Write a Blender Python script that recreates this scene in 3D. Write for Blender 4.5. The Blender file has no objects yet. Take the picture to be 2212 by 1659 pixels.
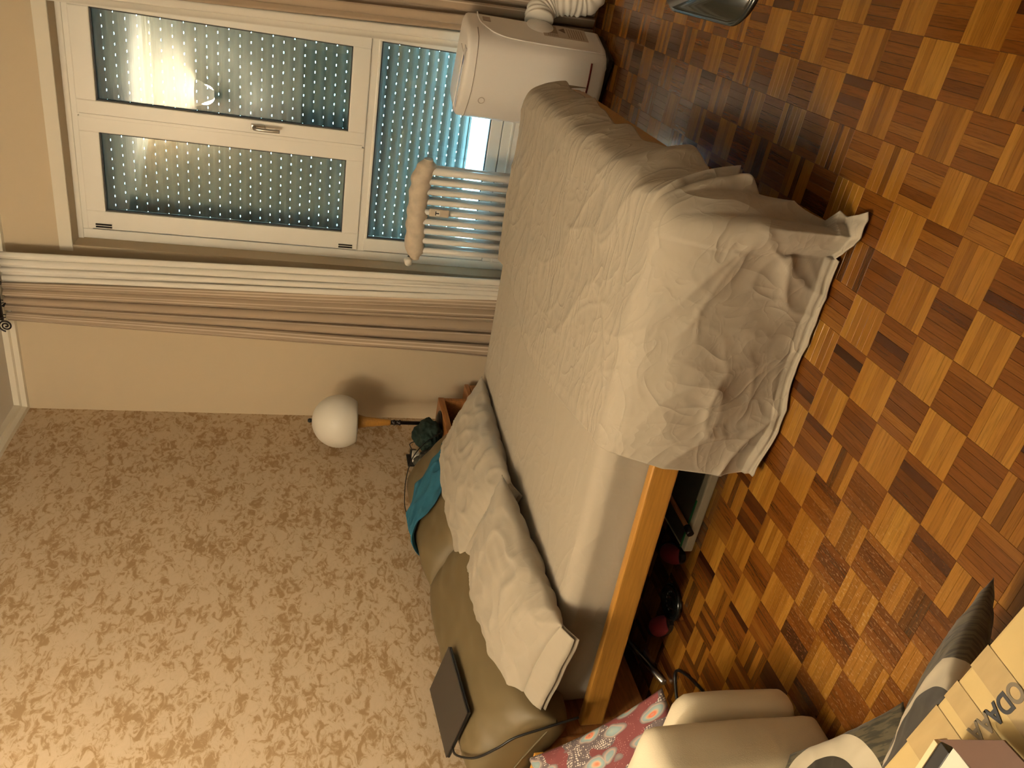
import bpy, bmesh, math, random
from mathutils import Vector, Matrix, Euler, noise
random.seed(7)
C = bpy.context.scene.collection
PI = math.pi

# ------------------------------------------------------------------ camera
cam_d = bpy.data.cameras.new('camera'); cam = bpy.data.objects.new('camera', cam_d); C.objects.link(cam)
cam_d.sensor_width = 36; cam_d.lens = 1679.34 / 2212 * 36; cam_d.clip_start = 0.02
RX = Vector((0.16549951, -0.21042062, -0.96350043)); RY = Vector((-0.86328304, -0.50325892, -0.03837764)); RZ = Vector((-0.47681474, 0.83812506, -0.26494166))
CAM = Vector((2.62052595, -4.12087402, 1.37541672))
M = Matrix(((RX.x, -RY.x, -RZ.x, CAM.x), (RX.y, -RY.y, -RZ.y, CAM.y), (RX.z, -RY.z, -RZ.z, CAM.z), (0, 0, 0, 1)))
cam.matrix_world = M
bpy.context.scene.camera = cam
def project(p):
    d = Vector(p) - CAM
    z = d.dot(RZ)
    if z < 0.05: return None
    return (1106 + 1679.34 * d.dot(RX) / z, 829.5 + 1679.34 * d.dot(RY) / z, z)

# ------------------------------------------------------------------ world, exposure, lamps
w = bpy.data.worlds.new('daylight'); bpy.context.scene.world = w; w.use_nodes = True
w.node_tree.nodes['Background'].inputs[0].default_value = (0.42, 0.78, 1.0, 1)
w.node_tree.nodes['Background'].inputs[1].default_value = 44.0
vs = bpy.context.scene.view_settings
vs.view_transform = 'Standard'; vs.look = 'None'; vs.gamma = 1; vs.use_curve_mapping = False; vs.exposure = 0.0
LAMP = Vector((1.0, -3.76, 2.33))
def light(name, kind, loc, col, e, **k):
    l = bpy.data.lights.new(name, kind); l.color = col; l.energy = e
    for a, b in k.items(): setattr(l, a, b)
    o = bpy.data.objects.new(name, l); C.objects.link(o); o.location = loc; return o
light('wall_lamp_bulb', 'POINT', LAMP, (1.0, 0.905, 0.715), 400, shadow_soft_size=0.09)
up = light('wall_lamp_uplight', 'SPOT', LAMP + Vector((0, .02, .06)), (1.0, 0.905, 0.715), 85, shadow_soft_size=0.08, spot_size=math.radians(150), spot_blend=.6)
up.rotation_euler = (math.radians(188), 0, 0)

# ------------------------------------------------------------------ helpers
def tag(o, label=None, cat=None, group=None, kind=None):
    if label: o['label'] = label
    if cat: o['category'] = cat
    if group: o['group'] = group
    if kind: o['kind'] = kind
    return o
def empty(name, loc=(0, 0, 0), rot=(0, 0, 0)):
    o = bpy.data.objects.new(name, None); C.objects.link(o); o.location = loc; o.rotation_euler = rot
    o.empty_display_size = 0.05; return o
def obj(name, bm, mat, parent=None, smooth=False, mw=None, uvs=False):
    me = bpy.data.meshes.new(name); bm.to_mesh(me); bm.free()
    if smooth:
        for p in me.polygons: p.use_smooth = True
    o = bpy.data.objects.new(name, me); C.objects.link(o)
    for m in (mat if isinstance(mat, (list, tuple)) else [mat]): me.materials.append(m)
    if parent: o.parent = parent
    if mw is not None: o.matrix_local = mw
    return o
def box(bm, a, b, bev=0.0, mi=0, seg=2):
    x0, y0, z0 = a; x1, y1, z1 = b
    t = bmesh.new()
    vs_ = [t.verts.new(p) for p in ((x0,y0,z0),(x1,y0,z0),(x1,y1,z0),(x0,y1,z0),(x0,y0,z1),(x1,y0,z1),(x1,y1,z1),(x0,y1,z1))]
    for f in ((0,3,2,1),(4,5,6,7),(0,1,5,4),(1,2,6,5),(2,3,7,6),(3,0,4,7)): t.faces.new([vs_[i] for i in f])
    if bev > 0: bmesh.ops.bevel(t, geom=t.edges[:] , offset=bev, segments=seg, affect='EDGES', profile=0.6)
    merge(bm, t, mi)
def merge(bm, t, mi=0, mat=None):
    if mat is not None: bmesh.ops.transform(t, matrix=mat, verts=t.verts)
    for f in t.faces: f.material_index = mi
    me = bpy.data.meshes.new('t'); t.to_mesh(me); t.free(); bm.from_mesh(me); bpy.data.meshes.remove(me)
def nb(): return bmesh.new()
def boxo(name, a, b, mat, parent=None, bev=0.0, smooth=False, seg=2):
    bm = nb(); box(bm, a, b, bev, 0, seg); return obj(name, bm, mat, parent, smooth)
def tube(bm, pts, r, n=10, rf=None, cap=True, mi=0):
    pts = [Vector(p) for p in pts]; rings = []
    up = Vector((0, 0, 1)); last = None
    for i, p in enumerate(pts):
        d = (pts[min(i+1, len(pts)-1)] - pts[max(i-1, 0)]).normalized()
        if last is None:
            a = up if abs(d.dot(up)) < .9 else Vector((1, 0, 0))
            u = d.cross(a).normalized()
        else: u = (last - d * last.dot(d)).normalized()
        last = u; v = d.cross(u)
        rr = rf(i) if rf else r
        rings.append([bm.verts.new(p + (u*math.cos(2*PI*k/n) + v*math.sin(2*PI*k/n))*rr) for k in range(n)])
    for a, b in zip(rings, rings[1:]):
        for k in range(n):
            f = bm.faces.new((a[k], a[(k+1)%n], b[(k+1)%n], b[k])); f.material_index = mi; f.smooth = True
    if cap:
        f = bm.faces.new(rings[0][::-1]); f.material_index = mi
        f = bm.faces.new(rings[-1]); f.material_index = mi
def lathe(bm, prof, n=32, mat=None, mi=0, cap=True):
    t = nb(); rings = []
    for r, z in prof:
        rings.append([t.verts.new((r*math.cos(2*PI*k/n), r*math.sin(2*PI*k/n), z)) for k in range(n)])
    for a, b in zip(rings, rings[1:]):
        for k in range(n): t.faces.new((a[k], a[(k+1)%n], b[(k+1)%n], b[k]))
    if cap:
        if prof[0][0] > 1e-4: t.faces.new(rings[0][::-1])
        if prof[-1][0] > 1e-4: t.faces.new(rings[-1])
    bmesh.ops.remove_doubles(t, verts=t.verts, dist=1e-6)
    for f in t.faces: f.smooth = True
    merge(bm, t, mi, mat)
def smoothpath(pts, n=8):
    pts = [Vector(p) for p in pts]; out = []
    for i in range(len(pts)-1):
        p0, p1, p2, p3 = pts[max(i-1,0)], pts[i], pts[i+1], pts[min(i+2,len(pts)-1)]
        for k in range(n):
            t = k/n
            out.append(0.5*((2*p1)+(p2-p0)*t+(2*p0-5*p1+4*p2-p3)*t*t+(3*p1-p0-3*p2+p3)*t**3))
    out.append(pts[-1]); return out
def grid(bm, nu, nv, fn, wrapu=False):
    V = [[bm.verts.new(fn(i/(nu-1 if not wrapu else nu), j/(nv-1))) for j in range(nv)] for i in range(nu)]
    for i in range(nu if wrapu else nu-1):
        for j in range(nv-1):
            f = bm.faces.new((V[i][j], V[(i+1)%nu][j], V[(i+1)%nu][j+1], V[i][j+1])); f.smooth = True
    return V
def nz(x, y, z=0.0): return noise.noise(Vector((x, y, z)))
def ridge(x, y, z=0.0): return 1 - abs(nz(x, y, z))*2
def sst(a, b, x):
    t = min(1, max(0, (x-a)/(b-a))); return t*t*(3-2*t)

# ------------------------------------------------------------------ materials
def mat(name, col, rough=0.6, metal=0.0, spec=0.4, var=0.0, scale=8.0, bump=0.0, bscale=300.0, emit=None, trans=0.0, coat=0.0, sheen=0.0, det=3.0, stretch=None, coords='Object', var2=None):
    m = bpy.data.materials.new(name); m.use_nodes = True; n = m.node_tree; b = n.nodes['Principled BSDF']
    b.inputs['Base Color'].default_value = (*col, 1); b.inputs['Roughness'].default_value = rough; b.inputs['Metallic'].default_value = metal
    b.inputs['Specular IOR Level'].default_value = spec; b.inputs['Transmission Weight'].default_value = trans
    b.inputs['Coat Weight'].default_value = coat; b.inputs['Sheen Weight'].default_value = sheen
    if emit: b.inputs['Emission Color'].default_value = (*emit[0], 1); b.inputs['Emission Strength'].default_value = emit[1]
    tc = n.nodes.new('ShaderNodeTexCoord'); vec = tc.outputs[coords]
    if stretch:
        mp = n.nodes.new('ShaderNodeMapping'); mp.inputs['Scale'].default_value = stretch; n.links.new(vec, mp.inputs[0]); vec = mp.outputs[0]
    if var > 0:
        t = n.nodes.new('ShaderNodeTexNoise'); t.inputs['Scale'].default_value = scale; t.inputs['Detail'].default_value = det; n.links.new(vec, t.inputs['Vector'])
        r = n.nodes.new('ShaderNodeValToRGB'); r.color_ramp.elements[0].position = .3; r.color_ramp.elements[1].position = .7
        c2 = var2 if var2 else tuple(c*(1-var) for c in col)
        r.color_ramp.elements[0].color = (*c2, 1); r.color_ramp.elements[1].color = (*[min(1, c*(1+var*.5)) for c in col], 1)
        n.links.new(t.outputs[0], r.inputs[0]); n.links.new(r.outputs[0], b.inputs['Base Color'])
    if bump > 0:
        t2 = n.nodes.new('ShaderNodeTexNoise'); t2.inputs['Scale'].default_value = bscale; t2.inputs['Detail'].default_value = 4; n.links.new(vec, t2.inputs['Vector'])
        bp = n.nodes.new('ShaderNodeBump'); bp.inputs['Strength'].default_value = bump; bp.inputs['Distance'].default_value = .01
        n.links.new(t2.outputs[0], bp.inputs['Height']); n.links.new(bp.outputs[0], b.inputs['Normal'])
    return m
def N(m, t, **kw):
    nd = m.node_tree.nodes.new(t)
    for k, v in kw.items(): setattr(nd, k, v)
    return nd
def mathn(m, op, a, b=None):
    nd = N(m, 'ShaderNodeMath', operation=op)
    for i, v in enumerate((a, b)):
        if v is None: continue
        if isinstance(v, (int, float)): nd.inputs[i].default_value = v
        else: m.node_tree.links.new(v, nd.inputs[i])
    return nd.outputs[0]
def ramp(m, fac, stops, interp='LINEAR'):
    r = N(m, 'ShaderNodeValToRGB'); e = r.color_ramp.elements; r.color_ramp.interpolation = interp
    while len(e) < len(stops): e.new(0.5)
    for k, (p, c) in enumerate(stops): e[k].position = p; e[k].color = (*c, 1)
    m.node_tree.links.new(fac, r.inputs[0]); return r.outputs[0]

m_paint = mat('window_wall_paint', (0.60, 0.49, 0.34), .85, bump=.05, bscale=500)
m_ceil = mat('ceiling_paint', (0.72, 0.68, 0.62), .9)
m_trim = mat('trim_white', (0.78, 0.72, 0.60), .6)
m_plain = mat('plain_wall', (0.62, 0.57, 0.49), .9)
m_pvc = mat('white_pvc', (0.90, 0.87, 0.80), .35, spec=.5)
m_gasket = mat('gasket', (0.05, 0.05, 0.05), .6)
m_steel = mat('satin_metal', (0.55, 0.52, 0.47), .3, metal=1)
m_black = mat('black_plastic', (0.012, 0.011, 0.010), .35)
m_blackg = mat('glossy_black', (0.012, 0.014, 0.012), .12, spec=.6)
m_white = mat('white_plastic', (0.80, 0.76, 0.68), .4)
m_ac = mat('ac_plastic', (0.84, 0.80, 0.76), .42, spec=.4)
m_enamel = mat('radiator_enamel', (0.82, 0.80, 0.76), .3)
m_wood = mat('bed_wood', (0.40, 0.19, 0.035), .28, var=.18, scale=6, det=5, stretch=(1.2, 22, 22), coat=.3)
m_wood2 = mat('cabinet_wood', (0.42, 0.17, 0.05), .4, var=.3, scale=6, det=5, stretch=(14, 2, 14), coat=.2)
m_pine = mat('lamplit_pine', (0.78, 0.38, 0.07), .3, var=.15, scale=5, det=4, stretch=(14, 2, 14), coat=.3)  # pine lightened: lamp light on the nightstand top is put into the colour
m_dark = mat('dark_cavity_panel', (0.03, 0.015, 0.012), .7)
def mk_sheet(name, k):
    m = mat(name, (0.355, 0.305, 0.235), .88, sheen=.05); L = m.node_tree.links; b = m.node_tree.nodes['Principled BSDF']
    g = N(m, 'ShaderNodeNewGeometry'); prev = None
    for sc_, ang, st, di, amt in ((2.6, .5, (1, 1.7, 1), .9, .0070), (5.0, -.7, (1, 2.0, 1), .9, .0036), (10, 1.3, (1, 1.8, 1.2), .8, .0009)):
        mp = N(m, 'ShaderNodeMapping'); mp.inputs['Rotation'].default_value = (.2, .3, ang); mp.inputs['Scale'].default_value = st; L.new(g.outputs['Position'], mp.inputs[0])
        t = N(m, 'ShaderNodeTexNoise'); t.inputs['Scale'].default_value = sc_; t.inputs['Detail'].default_value = 2; t.inputs['Distortion'].default_value = di; L.new(mp.outputs[0], t.inputs[0])
        a = mathn(m, 'ABSOLUTE', mathn(m, 'SUBTRACT', t.outputs[0], .5)); a = mathn(m, 'SUBTRACT', 1.0, mathn(m, 'MINIMUM', mathn(m, 'MULTIPLY', a, 9.0), 1.0)); a = mathn(m, 'POWER', a, 2.0)
        a = mathn(m, 'MULTIPLY', a, amt); prev = a if prev is None else mathn(m, 'ADD', prev, a)
    t = N(m, 'ShaderNodeTexNoise'); t.inputs['Scale'].default_value = 900; L.new(g.outputs['Position'], t.inputs[0]); prev = mathn(m, 'ADD', prev, mathn(m, 'MULTIPLY', t.outputs[0], .0002))
    bp = N(m, 'ShaderNodeBump'); bp.inputs['Strength'].default_value = k; bp.inputs['Distance'].default_value = 1.0; L.new(prev, bp.inputs['Height']); L.new(bp.outputs[0], b.inputs['Normal'])
    return m
m_sheet = None
m_olive = mat('olive_leatherette', (0.135, 0.098, 0.045), .52, bump=.06, bscale=700, var=.06, scale=3)
m_piping = mat('olive_piping', (0.13, 0.10, 0.05), .6)
m_blue = mat('blue_cotton', (0.018, 0.11, 0.17), .9, bump=.1, bscale=600, var=.2, scale=10)
m_green = mat('dark_green_cloth', (0.012, 0.028, 0.020), .85, bump=.2, bscale=120, var=.5, scale=25)
m_camo = mat('grey_camouflage_cloth', (0.06, 0.055, 0.035), .85, var=.8, scale=30, var2=(0.015, 0.015, 0.012))
m_cream = mat('cream_upholstery', (0.62, 0.53, 0.37), .75, bump=.12, bscale=400, var=.08, scale=5)
m_cover = mat('radiator_cover_cloth', (0.66, 0.56, 0.44), .9, bump=.1, bscale=400, var=.15, scale=22)
m_sheer = mat('sheer_white', (0.84, 0.80, 0.72), .9)
m_rod = mat('dark_iron', (0.03, 0.022, 0.02), .4, metal=.6)
m_pink = mat('pink_foam', (0.24, 0.03, 0.035), .8)
m_card = mat('cardboard', (0.43, 0.305, 0.12), .75, var=.06, scale=12, bump=.03, bscale=80)
m_tape = mat('packing_tape', (0.36, 0.25, 0.11), .22, var=.12, scale=9, stretch=(1, 6, 1), spec=.6)
m_ink = mat('black_ink', (0.01, 0.01, 0.012), .6)
m_inkf = mat('taped_over_ink', (0.12, 0.09, 0.05), .4)
m_brown = mat('brown_board', (0.085, 0.033, 0.012), .6)
m_grey = mat('pale_grey_board', (0.55, 0.52, 0.40), .7, var=.05, scale=10)
m_laptop = mat('laptop_shell', (0.035, 0.028, 0.022), .38)

# glass with a little reflection
def glassmat(name, tint, refl=1.0):
    m = bpy.data.materials.new(name); m.use_nodes = True; n = m.node_tree; n.nodes.clear()
    o = N(m, 'ShaderNodeOutputMaterial'); t = N(m, 'ShaderNodeBsdfTransparent'); g = N(m, 'ShaderNodeBsdfGlossy'); g.inputs['Roughness'].default_value = 0.0
    t.inputs[0].default_value = (*tint, 1); f = N(m, 'ShaderNodeFresnel'); f.inputs[0].default_value = 1.45; mx = N(m, 'ShaderNodeMixShader')
    k = mathn(m, 'MULTIPLY', f.outputs[0], refl)
    n.links.new(k, mx.inputs[0]); n.links.new(t.outputs[0], mx.inputs[1]); n.links.new(g.outputs[0], mx.inputs[2]); n.links.new(mx.outputs[0], o.inputs[0])
    return m
m_glass = glassmat('window_glass', (0.90, 0.96, 0.95), 1.5)

# opal lamp glass
m_opal = mat('opal_globe', (0.74, 0.70, 0.62), .42, spec=.5)
m_shade = mat('sconce_glass', (1, .85, .6), .4, emit=((1, .82, .58), 4))

m_sheet = mk_sheet('beige_cotton', .16); m_loose = mk_sheet('creased_beige_cotton', .52)
# wallpaper
def mk_wallpaper():
    m = bpy.data.materials.new('sponged_wallpaper'); m.use_nodes = True; L = m.node_tree.links; b = m.node_tree.nodes['Principled BSDF']
    b.inputs['Roughness'].default_value = .8; b.inputs['Specular IOR Level'].default_value = .25
    g = N(m, 'ShaderNodeNewGeometry'); mp = N(m, 'ShaderNodeMapping'); mp.inputs['Scale'].default_value = (1, .62, 1.0); L.new(g.outputs['Position'], mp.inputs[0])
    t = N(m, 'ShaderNodeTexNoise'); t.inputs['Scale'].default_value = 30; t.inputs['Detail'].default_value = 8; t.inputs['Roughness'].default_value = .68; t.inputs['Distortion'].default_value = 1.1
    L.new(mp.outputs[0], t.inputs[0])
    t2 = N(m, 'ShaderNodeTexNoise'); t2.inputs['Scale'].default_value = 9; t2.inputs['Detail'].default_value = 3; L.new(mp.outputs[0], t2.inputs[0])
    s = mathn(m, 'ADD', mathn(m, 'MULTIPLY', t.outputs[0], .72), mathn(m, 'MULTIPLY', t2.outputs[0], .28))
    c = ramp(m, s, [(0.0, (.36, .23, .115)), (.43, (.39, .255, .13)), (.475, (.50, .36, .215)), (.505, (.59, .455, .305)), (.60, (.62, .48, .33))])
    L.new(c, b.inputs['Base Color']); return m
m_wallpaper = mk_wallpaper()

# parquet: tone of each finger from its place and direction, grain along the finger
GX, GY, GS = 0.0947, 0.0056, 0.12
def mk_parquet():
    m = bpy.data.materials.new('mosaic_parquet'); m.use_nodes = True; L = m.node_tree.links; b = m.node_tree.nodes['Principled BSDF']
    g = N(m, 'ShaderNodeNewGeometry'); sp = N(m, 'ShaderNodeSeparateXYZ'); L.new(g.outputs['Position'], sp.inputs[0])
    u = mathn(m, 'DIVIDE', mathn(m, 'SUBTRACT', sp.outputs[0], GX), GS); v = mathn(m, 'DIVIDE', mathn(m, 'SUBTRACT', sp.outputs[1], GY), GS)
    iu = mathn(m, 'FLOOR', u); iv = mathn(m, 'FLOOR', v)
    par = mathn(m, 'PINGPONG', mathn(m, 'ADD', iu, iv), 1.0)     # 1: fingers run along x
    fu = mathn(m, 'SUBTRACT', u, iu); fv = mathn(m, 'SUBTRACT', v, iv)
    mixf = N(m, 'ShaderNodeMix', data_type='FLOAT'); L.new(par, mixf.inputs[0]); L.new(fu, mixf.inputs[2]); L.new(fv, mixf.inputs[3])
    fi = mathn(m, 'FLOOR', mathn(m, 'MULTIPLY', mixf.outputs[0], 5.0))
    cb = N(m, 'ShaderNodeCombineXYZ'); L.new(iu, cb.inputs[0]); L.new(iv, cb.inputs[1]); L.new(fi, cb.inputs[2])
    wn = N(m, 'ShaderNodeTexWhiteNoise', noise_dimensions='3D'); L.new(cb.outputs[0], wn.inputs[0])
    cb2 = N(m, 'ShaderNodeCombineXYZ'); L.new(iu, cb2.inputs[0]); L.new(iv, cb2.inputs[1]); cb2.inputs[2].default_value = 9.5
    wn2 = N(m, 'ShaderNodeTexWhiteNoise', noise_dimensions='3D'); L.new(cb2.outputs[0], wn2.inputs[0])
    tone = mathn(m, 'ADD', mathn(m, 'MULTIPLY', wn.outputs[0], .68), mathn(m, 'MULTIPLY', wn2.outputs[0], .32))
    ca = ramp(m, tone, [(.0, (0.037, 0.012, 0.002)), (.10, (0.090, 0.030, 0.005)), (.25, (0.188, 0.072, 0.009)), (.55, (0.250, 0.105, 0.014)), (1, (0.304, 0.143, 0.020))])
    cc = ramp(m, tone, [(.0, (0.023, 0.007, 0.002)), (.13, (0.054, 0.015, 0.004)), (.30, (0.105, 0.032, 0.005)), (.65, (0.139, 0.045, 0.007)), (1, (0.206, 0.082, 0.012))])
    mc = N(m, 'ShaderNodeMix', data_type='RGBA'); L.new(par, mc.inputs[0]); L.new(cc, mc.inputs[6]); L.new(ca, mc.inputs[7])  # golden along x, brown along y: directional sheen put into the colour
    # grain
    va = N(m, 'ShaderNodeMapping'); va.inputs['Scale'].default_value = (6, 120, 1); L.new(g.outputs['Position'], va.inputs[0])
    vb = N(m, 'ShaderNodeMapping'); vb.inputs['Scale'].default_value = (120, 6, 1); L.new(g.outputs['Position'], vb.inputs[0])
    mv = N(m, 'ShaderNodeMix', data_type='VECTOR'); L.new(par, mv.inputs[0]); L.new(vb.outputs[0], mv.inputs[4]); L.new(va.outputs[0], mv.inputs[5])
    add = N(m, 'ShaderNodeVectorMath', operation='ADD'); L.new(mv.outputs[1], add.inputs[0]); sc = N(m, 'ShaderNodeVectorMath', operation='SCALE'); sc.inputs['Scale'].default_value = 30; L.new(wn.outputs[1], sc.inputs[0]); L.new(sc.outputs[0], add.inputs[1])
    gr = N(m, 'ShaderNodeTexNoise'); gr.inputs['Scale'].default_value = 2.2; gr.inputs['Detail'].default_value = 5; gr.inputs['Roughness'].default_value = .6; gr.inputs['Distortion'].default_value = .5; L.new(add.outputs[0], gr.inputs[0])
    gc = ramp(m, gr.outputs[0], [(.30, (.62, .58, .52)), (.52, (1, 1, 1)), (.8, (1.1, 1.1, 1.1))])
    mm = N(m, 'ShaderNodeMix', data_type='RGBA', blend_type='MULTIPLY'); mm.inputs[0].default_value = .8; L.new(mc.outputs[2], mm.inputs[6]); L.new(gc, mm.inputs[7])
    # worn, scratched patch beside the armchair
    pp = N(m, 'ShaderNodeTexNoise'); pp.inputs['Scale'].default_value = 210; pp.inputs['Detail'].default_value = 3; mq = N(m, 'ShaderNodeMapping'); mq.inputs['Scale'].default_value = (1, .35, 1); L.new(g.outputs['Position'], mq.inputs[0]); L.new(mq.outputs[0], pp.inputs[0])
    dist = N(m, 'ShaderNodeVectorMath', operation='DISTANCE'); L.new(g.outputs['Position'], dist.inputs[0]); dist.inputs[1].default_value = (1.30, -2.95, 0)
    near = mathn(m, 'SUBTRACT', 1.0, mathn(m, 'DIVIDE', dist.outputs['Value'], .42))
    near.node.use_clamp = True
    wear = mathn(m, 'MULTIPLY', near, mathn(m, 'GREATER_THAN', pp.outputs[0], .60))
    mw = N(m, 'ShaderNodeMix', data_type='RGBA'); L.new(mathn(m, 'MULTIPLY', wear, .24), mw.inputs[0]); L.new(mm.outputs[2], mw.inputs[6]); mw.inputs[7].default_value = (.58, .38, .20, 1)
    L.new(mw.outputs[2], b.inputs['Base Color'])
    rn = N(m, 'ShaderNodeTexNoise'); rn.inputs['Scale'].default_value = 14; rn.inputs['Detail'].default_value = 4; L.new(g.outputs['Position'], rn.inputs[0])
    b.inputs['Specular IOR Level'].default_value = .5; b.inputs['Coat Weight'].default_value = .45; b.inputs['Coat Roughness'].default_value = .14
    rr = mathn(m, 'ADD', mathn(m, 'MULTIPLY', rn.outputs[0], .20), .10); L.new(rr, b.inputs['Roughness'])
    bp = N(m, 'ShaderNodeBump'); bp.inputs['Strength'].default_value = .12; bp.inputs['Distance'].default_value = .004; L.new(gr.outputs[0], bp.inputs['Height']); L.new(bp.outputs[0], b.inputs['Normal'])
    return m
m_parquet = mk_parquet()

# striped curtain: taupe with pairs of thin pale lines
def mk_curtain(name, base, line, period):
    m = bpy.data.materials.new(name); m.use_nodes = True; L = m.node_tree.links; b = m.node_tree.nodes['Principled BSDF']
    b.inputs['Roughness'].default_value = .85; b.inputs['Specular IOR Level'].default_value = .2; b.inputs['Sheen Weight'].default_value = .1
    uv = N(m, 'ShaderNodeUVMap'); sp = N(m, 'ShaderNodeSeparateXYZ'); L.new(uv.outputs[0], sp.inputs[0])
    f = mathn(m, 'FRACT', mathn(m, 'DIVIDE', sp.outputs[0], period))
    c = ramp(m, f, [(0, base), (.50, base), (.52, line), (.56, line), (.58, base), (.66, base), (.68, line), (.72, line), (.74, base), (.84, base), (.86, line), (.88, line), (.90, base)])
    L.new(c, b.inputs['Base Color']); return m
m_taupe = mk_curtain('taupe_striped_curtain', (.42, .325, .235), (.66, .55, .43), .07)

# printed cushion cloths
def mk_paisley():
    m = bpy.data.materials.new('paisley_print'); m.use_nodes = True; L = m.node_tree.links; b = m.node_tree.nodes['Principled BSDF']
    b.inputs['Roughness'].default_value = .85
    uv = N(m, 'ShaderNodeUVMap')
    nzt = N(m, 'ShaderNodeTexNoise'); nzt.inputs['Scale'].default_value = 5; L.new(uv.outputs[0], nzt.inputs[0])
    sc = N(m, 'ShaderNodeVectorMath', operation='SCALE'); sc.inputs['Scale'].default_value = .10; L.new(nzt.outputs[1], sc.inputs[0])
    ad = N(m, 'ShaderNodeVectorMath', operation='ADD'); L.new(uv.outputs[0], ad.inputs[0]); L.new(sc.outputs[0], ad.inputs[1])
    mp = N(m, 'ShaderNodeMapping'); mp.inputs['Scale'].default_value = (1.0, 1.7, 1); mp.inputs['Rotation'].default_value = (0, 0, .6); L.new(ad.outputs[0], mp.inputs[0])
    vo = N(m, 'ShaderNodeTexVoronoi'); vo.inputs['Scale'].default_value = 5.2; vo.inputs['Randomness'].default_value = .75; L.new(mp.outputs[0], vo.inputs[0])
    motif = ramp(m, vo.outputs['Distance'], [(0, (.30, .05, .03)), (.09, (.52, .24, .16)), (.13, (.62, .14, .06)), (.20, (.50, .33, .22)), (.24, (.26, .33, .31)), (.33, (.20, .27, .27)), (.36, (.38, .28, .23)), (.42, (.17, .15, .14)), (.47, (.16, .035, .035)), (.7, (.20, .04, .04))])
    dv = N(m, 'ShaderNodeTexVoronoi'); dv.inputs['Scale'].default_value = 70; dv.inputs['Randomness'].default_value = .3; L.new(ad.outputs[0], dv.inputs[0])
    dots = ramp(m, dv.outputs['Distance'], [(0, (.66, .58, .50)), (.30, (.58, .50, .42)), (.42, (.12, .09, .09)), (1, (.10, .08, .08))])
    dots2 = ramp(m, dv.outputs['Distance'], [(0, (.45, .32, .27)), (.16, (.30, .12, .10)), (.22, (.17, .04, .04)), (1, (.17, .04, .04))])
    big = N(m, 'ShaderNodeTexNoise'); big.inputs['Scale'].default_value = 3.2; L.new(uv.outputs[0], big.inputs[0])
    mk = mathn(m, 'GREATER_THAN', vo.outputs['Distance'], .45)
    sel = mathn(m, 'GREATER_THAN', big.outputs[0], .5)
    g1 = N(m, 'ShaderNodeMix', data_type='RGBA'); L.new(sel, g1.inputs[0]); L.new(dots2, g1.inputs[6]); L.new(dots, g1.inputs[7])
    g2 = N(m, 'ShaderNodeMix', data_type='RGBA'); L.new(mk, g2.inputs[0]); L.new(motif, g2.inputs[6]); L.new(g1.outputs[2], g2.inputs[7])
    L.new(g2.outputs[2], b.inputs['Base Color']); return m
m_paisley = mk_paisley()
def mk_ringcushion(name, cx, cy, r0, r1):
    m = bpy.data.materials.new(name); m.use_nodes = True; L = m.node_tree.links; b = m.node_tree.nodes['Principled BSDF']
    b.inputs['Roughness'].default_value = .7; b.inputs['Sheen Weight'].default_value = .1
    uv = N(m, 'ShaderNodeUVMap'); d = N(m, 'ShaderNodeVectorMath', operation='DISTANCE'); L.new(uv.outputs[0], d.inputs[0]); d.inputs[1].default_value = (cx, cy, 0)
    nn = N(m, 'ShaderNodeTexNoise'); nn.inputs['Scale'].default_value = 9; nn.inputs['Detail'].default_value = 6
    cb = N(m, 'ShaderNodeMapping'); cb.inputs['Scale'].default_value = (1, 5, 1); L.new(uv.outputs[0], cb.inputs[0]); L.new(cb.outputs[0], nn.inputs[0])
    ol = ramp(m, nn.outputs[0], [(.35, (.030, .024, .012)), (.47, (.045, .036, .018)), (.50, (.085, .068, .034)), (.8, (.11, .088, .045))])
    k1 = mathn(m, 'LESS_THAN', d.outputs['Value'], r1); k0 = mathn(m, 'LESS_THAN', d.outputs['Value'], r0)
    a = N(m, 'ShaderNodeMix', data_type='RGBA'); L.new(k1, a.inputs[0]); L.new(ol, a.inputs[6]); a.inputs[7].default_value = (.52, .45, .32, 1)
    c = N(m, 'ShaderNodeMix', data_type='RGBA'); L.new(k0, c.inputs[0]); L.new(a.outputs[2], c.inputs[6]); c.inputs[7].default_value = (.028, .022, .012, 1)
    L.new(c.outputs[2], b.inputs['Base Color']); return m

# ------------------------------------------------------------------ room shell
def struct(o): o['kind'] = 'structure'; return o
ZC = 2.87
OX0, OX1, OZ1 = 0.985, 2.30, 2.50          # the window opening
# floor with parquet fingers
floor = struct(boxo('floor', (-0.0, -5.6, -0.10), (4.0, 0.0, -0.006), mat('floor_screed', (.05, .02, .008), .8)))
def finger_mesh(alongx):
    bm = nb(); l, wd = (GS/2 - .00025), (GS/10 - .00022)
    hx, hy = (l, wd) if alongx else (wd, l); c = .0004
    lo = [bm.verts.new(p) for p in ((-hx,-hy,-.005),(hx,-hy,-.005),(hx,hy,-.005),(-hx,hy,-.005))]
    md = [bm.verts.new(p) for p in ((-hx,-hy,-c),(hx,-hy,-c),(hx,hy,-c),(-hx,hy,-c))]
    hi = [bm.verts.new(p) for p in ((-hx+c,-hy+c,0),(hx-c,-hy+c,0),(hx-c,hy-c,0),(-hx+c,hy-c,0))]
    bm.faces.new(hi)
    for k in range(4):
        bm.faces.new((lo[k], lo[(k+1)%4], md[(k+1)%4], md[k])); bm.faces.new((md[k], md[(k+1)%4], hi[(k+1)%4], hi[k]))
    return bm
fm = []
for ax in (True, False):
    me = bpy.data.meshes.new('parquet_strip'); b_ = finger_mesh(ax); b_.to_mesh(me); b_.free(); me.materials.append(m_parquet); fm.append(me)
cells = []
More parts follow.
